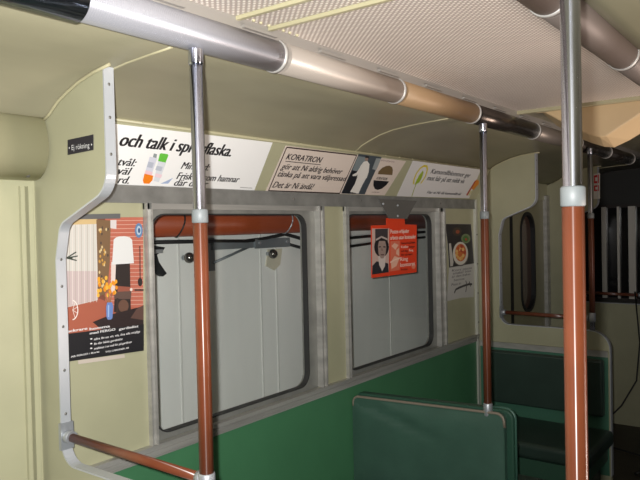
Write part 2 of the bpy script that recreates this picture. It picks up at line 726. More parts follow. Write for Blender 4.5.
# ---------------------------------------------------------------- behind the windows
XO = -0.55
m = MB()
m.box((XO - 0.05, 0.8, 0.0), (XO, 5.6, 2.5))
ow = struct(m.build('wall_outside', mat('pale_grey_boards', (228, 230, 226), 0.6, noise=0.10, nscale=3, stretch=(1, 1, 0.3), bump=0.1, bscale=8)),
            'pale grey boarded wall outside the windows', 'wall')
m = MB()
for y in (1.62, 2.16, 2.74, 2.87, 3.45, 4.1):
    m.box((XO, y - 0.004, 0.3), (XO + 0.006, y + 0.004, 1.66))
m.build('board_joint', mat('board_joint', (205, 206, 202), 0.6), ow)
m = MB()
m.box((XO, 0.9, 1.652), (XO + 0.03, 5.4, 1.664))
m.build('ledge', mat('grey_ledge', (92, 96, 98), 0.55, 0.2), ow)

m = MB()
m.tube([(-0.45, 0.9, 1.708), (-0.45, 5.5, 1.708)], 0.06, 24)
pipe = m.build('orange_pipe', mat('rust_orange_paint', (146, 66, 34), 0.42, noise=0.15, nscale=9, stretch=(1, 0.3, 1)))
tag(pipe, 'long rust-orange pipe running along the outside wall above the bracket', 'pipe')
for y, mm in ((2.06, DARK), (2.83, CAST)):
    m = MB()
    m.tube([(-0.45 + 0.0605 * cos(a), y + 0.012 * sin(a * 2), 1.708 + 0.0605 * sin(a)) for a in [radians(10 * k) for k in range(37)]], 0.004, 8)
    m.build('pipe_band', mm, pipe)

t = thing('wall_bracket', 'grey steel bracket with slotted arm below the orange pipe, behind the window pole', 'bracket', (-0.50, 2.33, 1.5))
BR = mat('galvanised_steel', (124, 132, 136), 0.45, 0.35, noise=0.1, nscale=14)
m = MB()
m.box((-0.548, 2.31, 1.47), (-0.535, 2.385, 1.635))
m.build('back_plate', BR, t)
m = MB()
m.box((-0.535, 2.36, 1.575), (-0.515, 2.955, 1.615))
m.box((-0.515, 2.66, 1.570), (-0.508, 2.95, 1.622))
m.build('arm', BR, t)
m = MB()
m.tube([(-0.53, 2.37, 1.51), (-0.53, 2.66, 1.588)], 0.007, 8)
m.build('strut', BR, t)
for y in (2.69, 2.92):
    m = MB()
    m.tube([(-0.510, y, 1.60), (-0.500, y, 1.60)], 0.008, 10)
    m.build('bolt', CAST, t)

for (y, z, lab) in ((2.19, 1.545, 'round steel ball buffer on the outside wall just left of the window pole'),
                    (2.80, 1.535, 'round steel ball buffer under the end of the bracket arm')):
    t = thing('ball_buffer', lab, 'buffer', (XO, y, z), 'round steel buffers on the outside wall')
    m = MB()
    m.tube([(XO, y, z), (XO + 0.03, y, z)], 0.012, 12)
    m.build('stem', CAST, t)
    m = MB()
    m.ball((XO + 0.042, y, z), 0.026, None, 18, 12)
    m.build('ball_head', mat('dark_steel_knob', (120, 116, 110), 0.2, 0.9), t)

t = thing('latch_lever', 'black latch lever hanging at the left edge of the left window', 'lever', (-0.50, 2.0, 1.55))
m = MB()
pts = [(1.93, 1.60), (1.98, 1.612), (2.055, 1.60), (2.035, 1.58), (2.005, 1.568), (2.015, 1.535), (2.06, 1.478), (2.035, 1.465), (1.985, 1.50), (1.968, 1.54), (1.93, 1.55)]
m.prism(pts, YZ, -0.549, -0.515)
m.build('lever_arm', mat('black_iron', (30, 32, 34), 0.5, 0.2), t, 0.004)
m = MB()
m.box((-0.515, 1.985, 1.575), (-0.505, 2.03, 1.592))
m.build('latch_plate', CAST, t)

m = MB()
cpts = [(-0.53, 1.85, 1.628), (-0.525, 2.2, 1.622), (-0.52, 2.6, 1.612), (-0.515, 2.75, 1.622), (-0.52, 2.92, 1.642), (-0.52, 3.1, 1.606), (-0.52, 3.4, 1.598), (-0.52, 3.9, 1.61), (-0.53, 4.6, 1.62)]
m.tube(cpts, 0.010, 10)
tag(m.build('black_cable', DARK), 'thick black cable sagging along the ledge under the orange pipe', 'cable')
m = MB()
m.tube([(-0.53, 2.955, 1.585), (-0.52, 3.05, 1.562), (-0.515, 3.2, 1.545), (-0.515, 3.5, 1.545), (-0.52, 3.95, 1.565), (-0.53, 4.6, 1.58)], 0.009, 10)
tag(m.build('black_cable', DARK), 'lower thin black cable seen through the right window behind the red sign', 'cable')
m = MB()
m.prism([(2.80, 1.56), (2.92, 1.56), (2.90, 1.47), (2.85, 1.44), (2.78, 1.47)], YZ, -0.549, -0.542)
tag(m.build('paper_tag', mat('tag_paper', (200, 196, 176), 0.6)), 'small cream tag pinned on the outside wall behind the right ball buffer', 'tag')

# ================================================================ DRAUGHT SCREENS
UPPER = [(0.418, 2.134, 0), (0.418, 1.795, 0.075), (0.19, 1.705, 0.05), (0.163, 1.60, 0), (0.163, 0.992, 0.065), (0.69, 0.992, 0), (0.861, 0.985, 0.11), (0.861, 0.10, 0)]


def screen(y, dx, label, th, wainscot, rail_x1, paint):
    t = thing('draught_screen', label, 'screen', (0.3, y, 0.0))
    path = [(x + dx, z) for x, z in fillet(UPPER, 8)]
    top = [(x, z) for x, z in cove[1:8] if x < 0.418 + dx - 0.01]
    poly = [(0.0, 0.0), (0.0, 1.99)] + top + path + [(0.861 + dx, 0.0)]
    m = MB()
    m.prism(poly, XZ, y, y + th)
    m.build('panel', paint, t)
    e = MB()
    e.ribbon([(x, z) for x, z in path], XZ, y - 0.003, y + th + 0.003, -0.005)
    zs = [2.08, 1.99, 1.89] + [1.60, 1.52, 1.40, 1.27, 1.14, 1.06]
    for i, z in enumerate(zs):
        x = (0.418 if i < 3 else 0.163) + dx + 0.005
        e.ball((x, y + th * 0.5, z), 0.0045, RIVET, 8, 5, (0.5, 1, 1))
    e.build('edge_strip', mat('polished_edge_strip', (186, 190, 194), 0.32, 0.3), t)
    # top flange along the cove
    f = MB()
    f.tube([(x, y - 0.004, z - 0.006) for x, z in cove[1:8] if x < 0.43 + dx] + [(0.45 + dx, y - 0.004, 2.126)], 0.0045, 8)
    f.build('ceiling_bead', BEAD, t)
    r = MB()
    yr = y + th / 2
    r.tube([(0.163 + dx + 0.03, yr, 1.073), (rail_x1, yr, 1.068)], 0.0125, 16)
    rl = r.build('grab_rail', SLEEVE, t)
    s = MB()
    s.tube([(0.163 + dx, yr, 1.073), (0.163 + dx + 0.035, yr, 1.073)], 0.019, 16)
    s.box((0.163 + dx - 0.002, yr - 0.021, 1.035), (0.163 + dx + 0.010, yr + 0.021, 1.115))
    s.build('rail_socket', CAST, rl)
    s = MB()
    s.tube([(rail_x1 - 0.02, yr, 1.068), (rail_x1, yr, 1.068)], 0.018, 16)
    s.build('rail_socket', CAST, rl)
    if wainscot:
        a = MB()
        a.box((0.02, y - 0.008, 0.835), (0.852 + dx, y, 0.872))
        a.box((0.02, y - 0.012, 0.862), (0.852 + dx, y, 0.872))
        a.build('dado_strip', ALU, t)
        g = MB()
        g.box((0.02, y - 0.004, 0.10), (0.852 + dx, y, 0.836))
        g.build('green_facing', mat('teal_green_panel', (66, 114, 92), 0.45, noise=0.08, nscale=5), t)
    return t


near_screen = screen(1.117, -0.057, 'near cream draught screen with the black no-smoking plate on it', 0.026, False, 0.70, PAINT)
far_screen = screen(4.346, 0.0, 'cream draught screen behind the far green bench', 0.036, True, 0.735, PAINT)
back_screen = screen(5.85, 0.0, 'dim cream screen beyond the door bay, carrying the red sticker', 0.036, False, 0.735, PAINT)

# no smoking plate
sh = Sheet((0.19, 1.116, 1.93), (1, 0, 0), (0, 0, 1))
sh.base = 0.0018
t = thing('no_smoking_plate', 'small black enamel plate reading Ej rökning on the near screen', 'sign', (0.25, 1.116, 1.93))
q = [(68, 140), (93.5, 134.5), (93.5, 150), (68, 155)]
sh.board(q, 0.0015).build('plate', mat('black_enamel', (34, 32, 44), 0.35), t)
mb = MB()
u0, v0 = sh.px(69.5, 150.6)
sh.text('• Ej rökning •', (u0, v0), 0.021, ink((205, 205, 205)), 0.112, 0.0, 0.0, mb, 0.0, False)
mb.build('lettering', None, t)

# red sticker on the back screen
sh = Sheet((0.3, 5.849, 1.9), (1, 0, 0), (0, 0, 1))
sh.base = 0.0014
t = thing('red_sticker', 'red and white sticker on the dim screen beyond the doors', 'sticker', (0.38, 5.849, 1.9))
sh.board([(593.5, 174), (600, 173), (600, 199), (593.5, 199)], 0.0012).build('paper', mat('sticker_paper', (205, 200, 190), 0.5), t)
sh.poly([(594, 175.5), (599, 174.5), (599, 183), (594, 183.5)], (190, 40, 44))
sh.poly([(595.2, 177.5), (597.6, 177.2), (597.6, 181), (595.2, 181.2)], (215, 205, 195))
sh.poly([(594, 185.5), (599, 185), (599, 191), (594, 191.2)], (190, 40, 44))
sh.poly([(595.4, 187), (597.8, 186.9), (597.8, 189.5), (595.4, 189.6)], (215, 205, 195))
sh.art.build('print', None, t)

# ================================================================ POLES


def pole(x, y, z_top, z_col, z_foot, z_bot, label, name_foot='socket'):
    t = thing('grab_pole', label, 'pole', (x, y, z_bot), 'floor-to-ceiling grab poles')
    m = MB()
    m.tube([(x, y, z_bot), (x, y, z_top)], 0.0158, 28)
    m.build('chrome_tube', CHROME, t)
    m = MB()
    m.tube([(x, y, z_foot), (x, y, z_col)], 0.0176, 28)
    m.build('plastic_sleeve', SLEEVE, t)
    m = MB()
    m.tube([(x, y, z_col - 0.008), (x, y, z_col - 0.006), (x, y, z_col + 0.022), (x, y, z_col + 0.025)], [0.0177, 0.0198, 0.0198, 0.0175], 28)
    m.build('collar', mat('grey_plastic', (118, 123, 124), 0.5), t)
    m = MB()
    m.tube([(x, y, z_foot - 0.055), (x, y, z_foot - 0.05), (x, y, z_foot), (x, y, z_foot + 0.004)], [0.0185, 0.0205, 0.0205, 0.0185], 28)
    m.build('foot_socket', CAST, t)
    m = MB()
    m.tube([(x, y, z_top - 0.035), (x, y, z_top - 0.03), (x, y, z_top), (x, y, z_top + 0.003)], [0.0168, 0.0182, 0.0182, 0.0178], 28)
    m.build('top_socket', CHROME, t)
    return t


pole(0.72, 1.12, 2.108, 1.703, 1.087, 0.99, 'chrome and red-brown pole in front of the left window')
pole(1.594, 1.12, 2.140, 1.711, 0.60, 0.0, 'nearest and thickest pole, chrome above red-brown, right of the aisle')
pole(0.725, 2.80, 2.112, 1.705, 0.880, 0.845, 'slim pole standing on the corner of the middle seat back')
pole(0.757, 4.364, 2.125, 1.700, 1.10, 0.986, 'dim pole at the aisle end of the far screen, mostly behind the thick pole')

# ================================================================ TUBE LIGHTS
XL, XR, ZT, RTUBE = 0.70, 1.458, 2.156, 0.043
JO = [0.808, 1.447, 2.100, 2.750, 3.510, 4.283, 4.99, 5.70]


def tube_light(x, ya, yb, mt, label, group):
    t = thing('tube_light', label, 'ceiling light', (x, (ya + yb) / 2, ZT), group)
    m = MB()
    m.tube([(x, ya + 0.012, ZT), (x, yb - 0.012, ZT)], RTUBE, 36)
    m.build('diffuser', mt, t)
    m = MB()
    for yy in (yb - 0.012,):
        m.tube([(x, yy - 0.006, ZT), (x, yy - 0.005, ZT), (x, yy + 0.005, ZT), (x, yy + 0.006, ZT)], [RTUBE, RTUBE + 0.003, RTUBE + 0.003, RTUBE], 36)
    m.build('end_ring', RINGM, t)
    m = MB()
    m.tube([(x, yb - 0.014, ZT), (x, yb - 0.001, ZT)], RTUBE - 0.004, 36)
    m.build('end_cap', DARK, t)
    return t


labL = ['frosted silver tube light at top left, pole ending under it', 'grey tube light second along the left row over the long advert gap',
        'tan aged tube light third along the left row', 'dark brown tube light above the slim pole',
        'grey tube light just before the far screen, left row', 'dark tube light over the door bay next to the far screen', 'dark farthest tube light over the door bay']
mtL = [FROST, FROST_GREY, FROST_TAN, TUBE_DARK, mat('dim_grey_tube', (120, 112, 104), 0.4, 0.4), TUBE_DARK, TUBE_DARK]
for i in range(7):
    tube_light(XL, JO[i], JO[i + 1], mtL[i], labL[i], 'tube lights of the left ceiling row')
labR = ['tube light at the top edge, first of the row right of the perforated ceiling', 'tube light behind the thick pole, second of the right row',
        'tube light at the right edge, third of the right row']
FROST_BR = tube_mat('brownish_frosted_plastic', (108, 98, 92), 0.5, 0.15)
JO[0] = 0.72
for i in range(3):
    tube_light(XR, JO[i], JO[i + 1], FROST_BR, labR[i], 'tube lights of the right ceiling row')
t = thing('tube_end_sleeve', 'dark polished sleeve on the left end of the silver tube light', 'sleeve', (XL, 0.6, ZT))
m = MB()
m.tube([(XL, 0.25, ZT - 0.002), (XL, 0.815, ZT - 0.002), (XL, 0.817, ZT - 0.002)], [0.047, 0.047, 0.0435], 36)
m.build('sleeve', mat('dark_chrome', (96, 104, 112), 0.16, 0.95), t)
m = MB()
m.tube([(XL, 0.24, ZT - 0.002), (XL, 0.26, ZT - 0.002)], 0.049, 36)
m.build('end_ring', RINGM, t)
m = MB()   # mounting channels over the tubes
for x in (XL, XR):
    m.box((x - 0.022, Y0, 2.188), (x + 0.022, 6.6, 2.226))
for k in range(9):
    m.box((XL + 0.018, 0.95 + 0.33 * k, 2.196), (XL + 0.034, 1.08 + 0.33 * k, 2.204))
struct(m.build('trim_5', mat('channel_paint', (150, 146, 140), 0.45, 0.3)), 'mounting channels the tube lights hang from', 'trim')

# ================================================================ CEILING COWL beyond the perforated panel
t = thing('air_cowl', 'cream hopper-shaped air cowl hanging at the far end of the perforated ceiling', 'cowl', (1.1, 3.4, 2.1))
CW = mat('cream_enamel', (204, 178, 138), 0.4, noise=0.05, nscale=5)
pA = [(0.80, 2.221), (0.87, 2.15), (0.96, 2.085), (1.03, 2.05), (1.09, 2.025), (1.135, 2.018), (1.20, 2.045), (1.38, 2.150), (1.40, 2.221)]
pF = [(0.82, 2.221), (0.90, 2.17), (0.98, 2.115), (1.05, 2.08), (1.10, 2.06), (1.128, 2.062), (1.19, 2.10), (1.345, 2.19), (1.36, 2.221)]
m = MB()
n = len(pA)
front = [(x, 3.25, z) for x, z in pF]
mid = [(x, 3.36, z) for x, z in pA]
bk = [(1.12 + (x - 1.12) * 0.9, 3.75, 2.221 - (2.221 - z) * 0.12) for x, z in pA]
m.add(front, [tuple(range(n))])
m.add(front + mid, [(i, i + 1, n + i + 1, n + i) for i in range(n - 1)])
m.add(mid + bk, [(i, i + 1, n + i + 1, n + i) for i in range(n - 1)])
m.add(bk, [tuple(range(n))[::-1]])
m.build('shell', CW, t, 0.006, 3)
m = MB()
m.box((0.81, 3.246, 2.204), (1.37, 3.256, 2.222))
m.build('front_flange', mat('flange_tan', (176, 156, 124), 0.4), t)

# door gear cover over the doorway left of the near screen
t = thing('door_gear_cover', 'rounded cream cover over the doorway at the left edge', 'cover', (0.04, 0.4, 1.9))
dc = [(0.0, 2.03), (0.062, 2.036), (0.085, 1.995), (0.096, 1.945), (0.092, 1.90), (0.075, 1.865), (0.045, 1.842), (0.0, 1.838)]
dcf = [(0.0, 2.03)] + [(0.062, 2.032), (0.078, 2.012), (0.09, 1.98), (0.096, 1.945), (0.095, 1.91), (0.085, 1.88), (0.068, 1.858), (0.045, 1.843), (0.02, 1.838)] + [(0.0, 1.838)]
m = MB()
m.prism(dcf, XZ, -0.9, 1.111, None, True)
m.build('cover_shell', mat('pale_cream_paint', (176, 172, 142), 0.38, noise=0.03), t)
m = MB()
m.ball((0.047, 1.07, 1.852), 0.009)
m.build('screw', RIVET, t)

# folding door in the bay beyond the far screen
t = thing('door_1', 'dim folding door with a tall round-ended window beyond the far screen', 'door', (0, 5.2, 0), kind='structure')
DP = mat('door_paint', (150, 145, 114), 0.45, noise=0.08)
m = MB()
m.box((-0.05, 4.42, 0.02), (-0.012, 5.0, 1.86))
m.build('leaf', DP, t)
m = MB()
m.box((-0.05, 5.0, 0.02), (-0.010, 5.06, 1.86))
m.build('rubber_edge', DARK, t)
m = MB()
o_ = rect_like(5.06, 0.02, 5.80, 1.86)
i_ = rrect(5.225, 0.955, 5.54, 1.75, 0.15)
m.ring(o_, i_, YZ, -0.05, -0.012)
m.build('leaf', DP, t)
m = MB()
m.ring(rrect(5.215, 0.945, 5.55, 1.76, 0.155), rrect(5.24, 0.97, 5.525, 1.735, 0.14), YZ, -0.05, -0.004)
m.build('gasket', DARK, t)
m = MB()
m.prism(rrect(5.23, 0.96, 5.535, 1.745, 0.148), YZ, -0.04, -0.036)
m.build('pane', mat('brown_glass', (92, 72, 62), 0.15), t)
m = MB()
m.box((-0.05, 5.775, 0.0), (0.02, 5.845, 1.9))
m.build('door_post', ALU, t)

# windows in the end bulkhead
BW = [(0.06, 0.27), (0.31, 0.405), (0.425, 0.50), (0.56, 0.64), (0.68, 1.42), (1.47, 2.08)]
NG = mat('night_glass', (30, 29, 30), 0.1)
for i, (a, b_) in enumerate(BW):
    t = thing('window_%d' % (i + 3), ['dark end window mostly behind the back screen', 'narrow dark end window right of the first bright post', 'narrow dark end window between the bright posts',
              'narrow dark end window right of the wide bright post', 'broad dark end window at the right edge', 'dark end window past the broad one'][i], 'window', ((a + b_) / 2, 6.55, 0.98), kind='structure')
    m = MB()
    m.box((a, 6.575, 0.96), (b_, 6.58, 1.80))
    m.build('pane', NG, t)
    m = MB()
    nx = BW[i + 1][0] if i + 1 < len(BW) else b_ + 0.05
    m.box((b_, 6.54, 0.96), (nx, 6.585, 1.80))
    m.build('post', mat('flash_lit_post', (214, 208, 198), 0.35, 0.2), t)  # pale colour stands in for the flash reflected off the metal posts
    m = MB()
    m.box((a, 6.56, 0.94), (nx, 6.59, 0.965))
    m.box((a, 6.56, 1.79), (nx, 6.59, 1.82))
    m.build('frame', mat('dark_frame', (52, 44, 40), 0.4, 0.2), t)

# ================================================================ SEATS


def cushion_face(x0, x1, z0, z1, y, bulge, crease, nu=28, nv=18):
    vv, ff = [], []
    for j in range(nv + 1):
        for i in range(nu + 1):
            u, v = i / nu, j / nv
            x, z = x0 + (x1 - x0) * u, z0 + (z1 - z0) * v
            d = bulge * (1 - (2 * u - 1) ** 6) * (1 - (2 * v - 1) ** 6)
            if crease:
                s = (v - 1.0) + (u - 0.02) * 0.55
                d -= 0.018 * math.exp(-(s / 0.035) ** 2) * max(0, min(1, (0.66 - u) * 4)) * min(1, u * 12 + 0.2)
            vv.append((x, y - d, z))
    for j in range(nv):
        for i in range(nu):
            k = j * (nu + 1) + i
            ff.append((k, k + 1, k + nu + 2, k + nu + 1))
    return vv, ff


# middle seat: back-to-back pair seen from behind
t = thing('bench_seat', 'green vinyl seat back with worn piping in the foreground, slim pole on its corner', 'seat', (0.43, 2.82, 0.0), 'green vinyl bench seats')
SB = [(0.03, 0.838), (0.838, 0.858)]


def slope_z(x):
    return 0.033 * (x - 0.838)


m = MB()
prof2 = fillet([(0.012, 0.40, 0), (0.012, 0.862, 0.03), (0.836, 0.862, 0.045), (0.836, 0.40, 0)], 6)
vv, ff = cushion_face(0.016, 0.80, 0.40, 0.838, 2.782, 0.016, True)
m.prism([(x, z + slope_z(x)) for x, z in fillet([(0.012, 0.40, 0), (0.012, 0.85, 0.03), (0.806, 0.85, 0.03), (0.806, 0.40, 0)], 6)], XZ, 2.782, 2.815)
m.add([(x, y, z + slope_z(x)) for x, y, z in vv], ff, None, True)
m.build('near_pad', VINYL, t)
m = MB()
m.prism([(x, z + slope_z(x)) for x, z in prof2], XZ, 2.812, 2.86)
m.build('back_frame', mat('seat_back_frame', (40, 76, 60), 0.45), t, 0.008, 3)
m = MB()
m.prism([(x, z + slope_z(x)) for x, z in fillet([(0.012, 0.40, 0), (0.012, 0.85, 0.03), (0.806, 0.85, 0.03), (0.806, 0.40, 0)], 6)], XZ, 2.858, 2.90)
m.build('far_pad', VINYL, t, 0.008, 3)
m = MB()
m.tube([(x, 2.786, z + slope_z(x) + 0.001) for x, z in fillet([(0.016, 0.80, 0), (0.016, 0.848, 0.03), (0.80, 0.848, 0.035), (0.806, 0.79, 0)], 6)], 0.0065, 8)
m.build('piping', PIPING, t)
m = MB()
m.tube([(x, 2.834, z + slope_z(x) + 0.001) for x, z in fillet([(0.70, 0.860, 0), (0.836, 0.862, 0.045), (0.836, 0.42, 0)], 6)], 0.007, 8)
m.build('edge_bead', mat('bead_green', (62, 98, 84), 0.4), t)
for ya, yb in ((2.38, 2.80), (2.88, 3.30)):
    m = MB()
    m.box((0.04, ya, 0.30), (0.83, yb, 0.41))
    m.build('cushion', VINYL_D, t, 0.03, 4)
m = MB()
m.box((0.10, 2.55, 0.0), (0.78, 3.12, 0.30))
m.build('pedestal', SEATBASE, t, 0.01)

# far bench against the far screen
t = thing('bench_seat', 'dark green bench against the far screen, facing the viewer', 'seat', (0.45, 4.1, 0.0), 'green vinyl bench seats')
m = MB()
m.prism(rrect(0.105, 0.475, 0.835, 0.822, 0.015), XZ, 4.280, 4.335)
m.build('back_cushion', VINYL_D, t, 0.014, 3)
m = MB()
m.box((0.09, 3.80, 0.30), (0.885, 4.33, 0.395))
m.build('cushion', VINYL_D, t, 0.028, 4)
m = MB()
m.box((0.10, 3.815, 0.20), (0.845, 4.335, 0.30))
m.build('seat_rail', mat('seat_rail_green', (50, 84, 66), 0.45), t)
m = MB()
m.box((0.12, 3.95, 0.0), (0.80, 4.335, 0.20))
m.build('pedestal', SEATBASE, t)

# ================================================================ PRINTED MATTER
BLACK = ink((24, 22, 26))
AO = (0.0005, 0.0, 1.838)
AV = (0.11, 0.0, 0.194)


def shift(v, d):
    return tuple(a + b for a, b in zip(v, d))


# long white soap advert
sh = Sheet((0.002, 1.4, 1.837), (0, 1, 0), AV)
t = thing('long_advert', 'long white advert card with green- and orange-capped bottles, behind the left pole', 'advert', (0.05, 1.7, 1.93), 'advert cards above the windows')
sh.board([(96, 121.5), (272.5, 142.5), (254, 190.8), (96, 187.2)], 0.001).build('card', mat('white_card', (238, 238, 236), 0.45), t)
mb = MB()
sh.text('och talk i sprayflaska.', (119, 145.5), 0.069, BLACK, abs(sh.px(231, 153)[0] - sh.px(119, 145)[0]), 0.25, 0.0026, mb)
for s, at, x2 in (('tvål:', (117.5, 165), 135), ('väl', (117, 174), 130), ('rd.', (117, 183), 128),
                  ('Min hud:', (180.5, 168.5), 208.5), ('Frisk hy som hamnar', (176, 178.8), 239), ('där de är', (173.5, 185.5), 207)):
    sh.text(s, at, 0.040, BLACK, abs(sh.px(x2, at[1] + 1)[0] - sh.px(*at)[0]), 0.25, 0.0012, mb)
sh.stroke([(240, 187.3), (252, 188)], 0.003, (150, 150, 150))
mb.build('lettering', None, t)
# two spray bottles
sh.poly([(167, 180.5), (173, 177.5), (168, 183.5), (160, 183.5)], (160, 176, 206))
sh.poly([(149.5, 156.5), (157, 158), (150.5, 177), (144.0, 175)], (206, 208, 220))
sh.poly([(145.5, 170), (152.5, 172), (150.8, 177.5), (143.6, 175.5)], (232, 196, 206))
sh.poly([(148.3, 161.5), (153.7, 162.6), (152, 168), (146.6, 166.8)], (176, 182, 196))
sh.poly([(153.6, 153.2), (156.8, 154), (156.2, 157.8), (152.6, 157)], (140, 150, 150))
sh.poly([(144.2, 173.5), (153, 175.5), (152.2, 180), (149, 183.6), (143.5, 183.4), (142.6, 180)], (236, 128, 22))
sh.poly([(158.0, 160.5), (166, 162), (158.5, 182), (153.4, 180.6)], (212, 216, 222))
sh.poly([(155.5, 173), (162, 174.5), (160.6, 178), (154.2, 176.4)], (232, 204, 212))
sh.poly([(156.5, 165.5), (162.5, 166.6), (161.0, 171), (155, 169.8)], (182, 188, 200))
sh.poly([(159.5, 153.6), (161, 153), (167.6, 154), (168, 155.6), (165.2, 162.4), (157.8, 160.8)], (98, 186, 62))
sh.art.build('picture', None, t)

# framed clothing advert
sh = Sheet((0.002, 2.2, 1.837), (0, 1, 0), AV)
t = thing('framed_advert', 'pinkish framed KORATRON advert card with photo of a man in white suit', 'advert', (0.05, 2.65, 1.93), 'advert cards above the windows')
sh.board([(285.5, 145.5), (406, 161), (384.5, 195.3), (265.5, 191.2)], 0.001).build('card', mat('pink_card', (214, 200, 188), 0.5), t)
FRM = (52, 34, 34)
c4 = [(286.5, 147.2), (356.5, 155.2), (339.5, 193.2), (268.3, 190.6)]
for i in range(4):
    sh.stroke([c4[i], c4[(i + 1) % 4]], 0.006, FRM)
sh.poly([(358.5, 153.8), (381.5, 157), (364.5, 194.2), (341, 193.3)], (70, 78, 84))
sh.poly([(358, 156), (368, 157.4), (356, 176), (351, 173)], (128, 138, 140))
sh.poly([(352, 170), (360, 172), (350, 193.4), (341.5, 193.2)], (30, 32, 38))
sh.poly([(376, 158), (381, 158.5), (376, 170), (372, 169)], (150, 156, 156))
SUIT = (226, 222, 214)
sh.poly([(363.5, 161.5), (367, 160.8), (369.3, 164), (368.4, 172), (366.5, 178), (361.8, 178), (356.8, 176.6), (360, 166)], SUIT)
sh.poly([(361, 165), (362.5, 169), (356, 175.8), (352.3, 176), (352.4, 174.5), (356.3, 172.5)], SUIT)
sh.poly([(357.6, 175.5), (363.4, 177), (360.5, 184), (355.5, 192.8), (349.8, 191.8), (354.4, 184)], SUIT)
sh.poly([(362, 176.5), (366.4, 177), (361.5, 186), (358.2, 193.4), (355, 193), (359, 184)], SUIT)
sh.ell(366.2, 158.8, 1.7, 2.2, (150, 128, 116))
sh.poly([(364.8, 157.6), (365.6, 155.8), (368.5, 156), (369, 158.8), (367.6, 157.8)], (26, 24, 26))
sh.poly([(352, 192), (355.4, 193), (356, 193.8), (350.5, 193.5)], (22, 22, 24))
# oval emblem in two halves with a lettered band
sh.poly([(377.5, 174), (378.5, 171), (382, 167.6), (386, 165.8), (389.4, 165.5), (391.8, 167), (392.6, 170), (392, 174.9)], (112, 92, 62))
sh.poly([(373.4, 180), (388.8, 181.2), (386, 185), (381.6, 188.4), (377.4, 189.8), (374.4, 188.6), (373, 185)], (24, 22, 28))
sh.art.build('picture', None, t)
mb = MB()
BRN = ink((44, 36, 40))
for s, at, x2, sz in (('KORATRON', (285.2, 159), 321, 0.040), ('gör att Ni aldrig behöver', (280.2, 168.7), 342, 0.040),
                      ('tänka på att vara välpressad.', (277, 176.2), 346, 0.040), ('Det är Ni ändå!', (271.6, 187.2), 312, 0.042)):
    sh.text(s, at, sz, BRN, abs(sh.px(x2, at[1] + 3)[0] - sh.px(*at)[0]), 0.3, 0.0009, mb)
a, b_ = sh.px(285, 160.6), sh.px(320, 164.4)
mb.add([sh.P(a[0], a[1], .0035), sh.P(b_[0], a[1], .0035), sh.P(b_[0], a[1] - .003, .0035), sh.P(a[0], a[1] - .003, .0035)], [(0, 1, 2, 3)], BRN)
sh.text('KORATRON', (375.8, 179.2), 0.022, BRN, 0.105, 0.2, 0.0003, mb)
sh.text('behöver aldrig strykas', (380.3, 160.6), 0.013, ink((130, 92, 104)), 0.135, 0.2, 0.0, mb)
sh.text('alltid välpressad', (371.2, 192.3), 0.010, ink((110, 80, 84)), 0.075, 0.2, 0.0, mb)
mb.build('lettering', None, t)

# camomile advert
sh = Sheet((0.002, 3.3, 1.837), (0, 1, 0), AV)
t = thing('leaf_advert', 'white advert card with a yellow-green leaf, last of the advert row', 'advert', (0.05, 3.75, 1.93), 'advert cards above the windows')
sh.board([(413, 160.2), (481, 169), (469, 198.2), (396.5, 196.2)], 0.001).build('card', mat('leaf_card', (216, 214, 212), 0.5), t)
LY, LG = (206, 190, 40), (150, 176, 44)
sh.stroke([(411.6, 196.4), (414, 189), (417, 181.5), (421, 174)], 0.008, (150, 160, 52))
ol = [(413.4, 184), (413.8, 179.6), (416.2, 173.4), (420, 168.2), (423.6, 165.8), (426.6, 166.2), (427.2, 169.6), (425.4, 176), (422.6, 180.6), (420.4, 183.4)]
sh.stroke(ol, 0.013, LY)
sh.poly([(414.2, 185), (416.4, 180), (419, 175), (422.8, 170.4), (423.4, 172.4), (421.6, 178), (419, 182.4)], LG)
sh.poly([(476, 179.6), (478.8, 180.6), (478.6, 184), (473.2, 190), (470.9, 188)], (206, 128, 40))
sh.poly([(474.5, 181), (476.4, 180), (467.2, 195.6), (465.8, 195)], (170, 70, 50))
sh.poly([(468.4, 193.5), (470.4, 190.4), (472.4, 190.6), (469.6, 195.6), (467.9, 195.7)], (196, 192, 150))
sh.art.build('picture', None, t)
mb = MB()
GR = ink((58, 62, 66))
for s, at, x2, sz in (('Kamomillblommor ger', (430.2, 173.2), 470, 0.044), ('mot hår på ett mildt vis', (426.4, 180), 463.5, 0.044),
                      ('Har ni Ni då kamomilltvål', (426.4, 193.3), 459.5, 0.026)):
    sh.text(s, at, sz, GR, abs(sh.px(x2, at[1] + 3)[0] - sh.px(*at)[0]), 0.15, 0.0011, mb)
mb.build('lettering', None, t)

# living-room poster
sh = Sheet((0.001, 1.2, 1.25), (0, 1, 0), (0, 0, 1))
t = thing('curtain_poster', 'poster of a living room with white curtains and lamp, left of the left window', 'poster', (0.0, 1.36, 1.27), 'posters on the side wall')
sh.board([(60, 217.6), (143, 217.2), (143, 350.5), (60, 362.5)], 0.001).build('paper', mat('poster_paper', (120, 70, 56), 0.4), t)
BRK, MORT = (186, 104, 84), (206, 160, 144)
sh.poly([(105, 217.5), (143, 217.2), (143, 330), (105, 330)], BRK)
sh.lay += 1
sh.hold = True
for k in range(24):
    y = 221 + 4.0 * k
    sh.stroke([(110, y - 0.2), (143, y - 0.6 - 0.01 * k)], 0.0022, MORT)
sh.hold = False
sh.poly([(60, 306), (98, 298), (116, 306), (143, 308), (143, 332), (60, 340)], (168, 92, 70))     # floor
sh.poly([(60, 221), (97, 220.5), (97.5, 300), (60, 309)], (206, 202, 194))     # net curtain
sh.poly([(60, 271), (97, 271), (97.5, 299.5), (60, 308.5)], (196, 178, 176))
sh.lay += 1
sh.hold = True
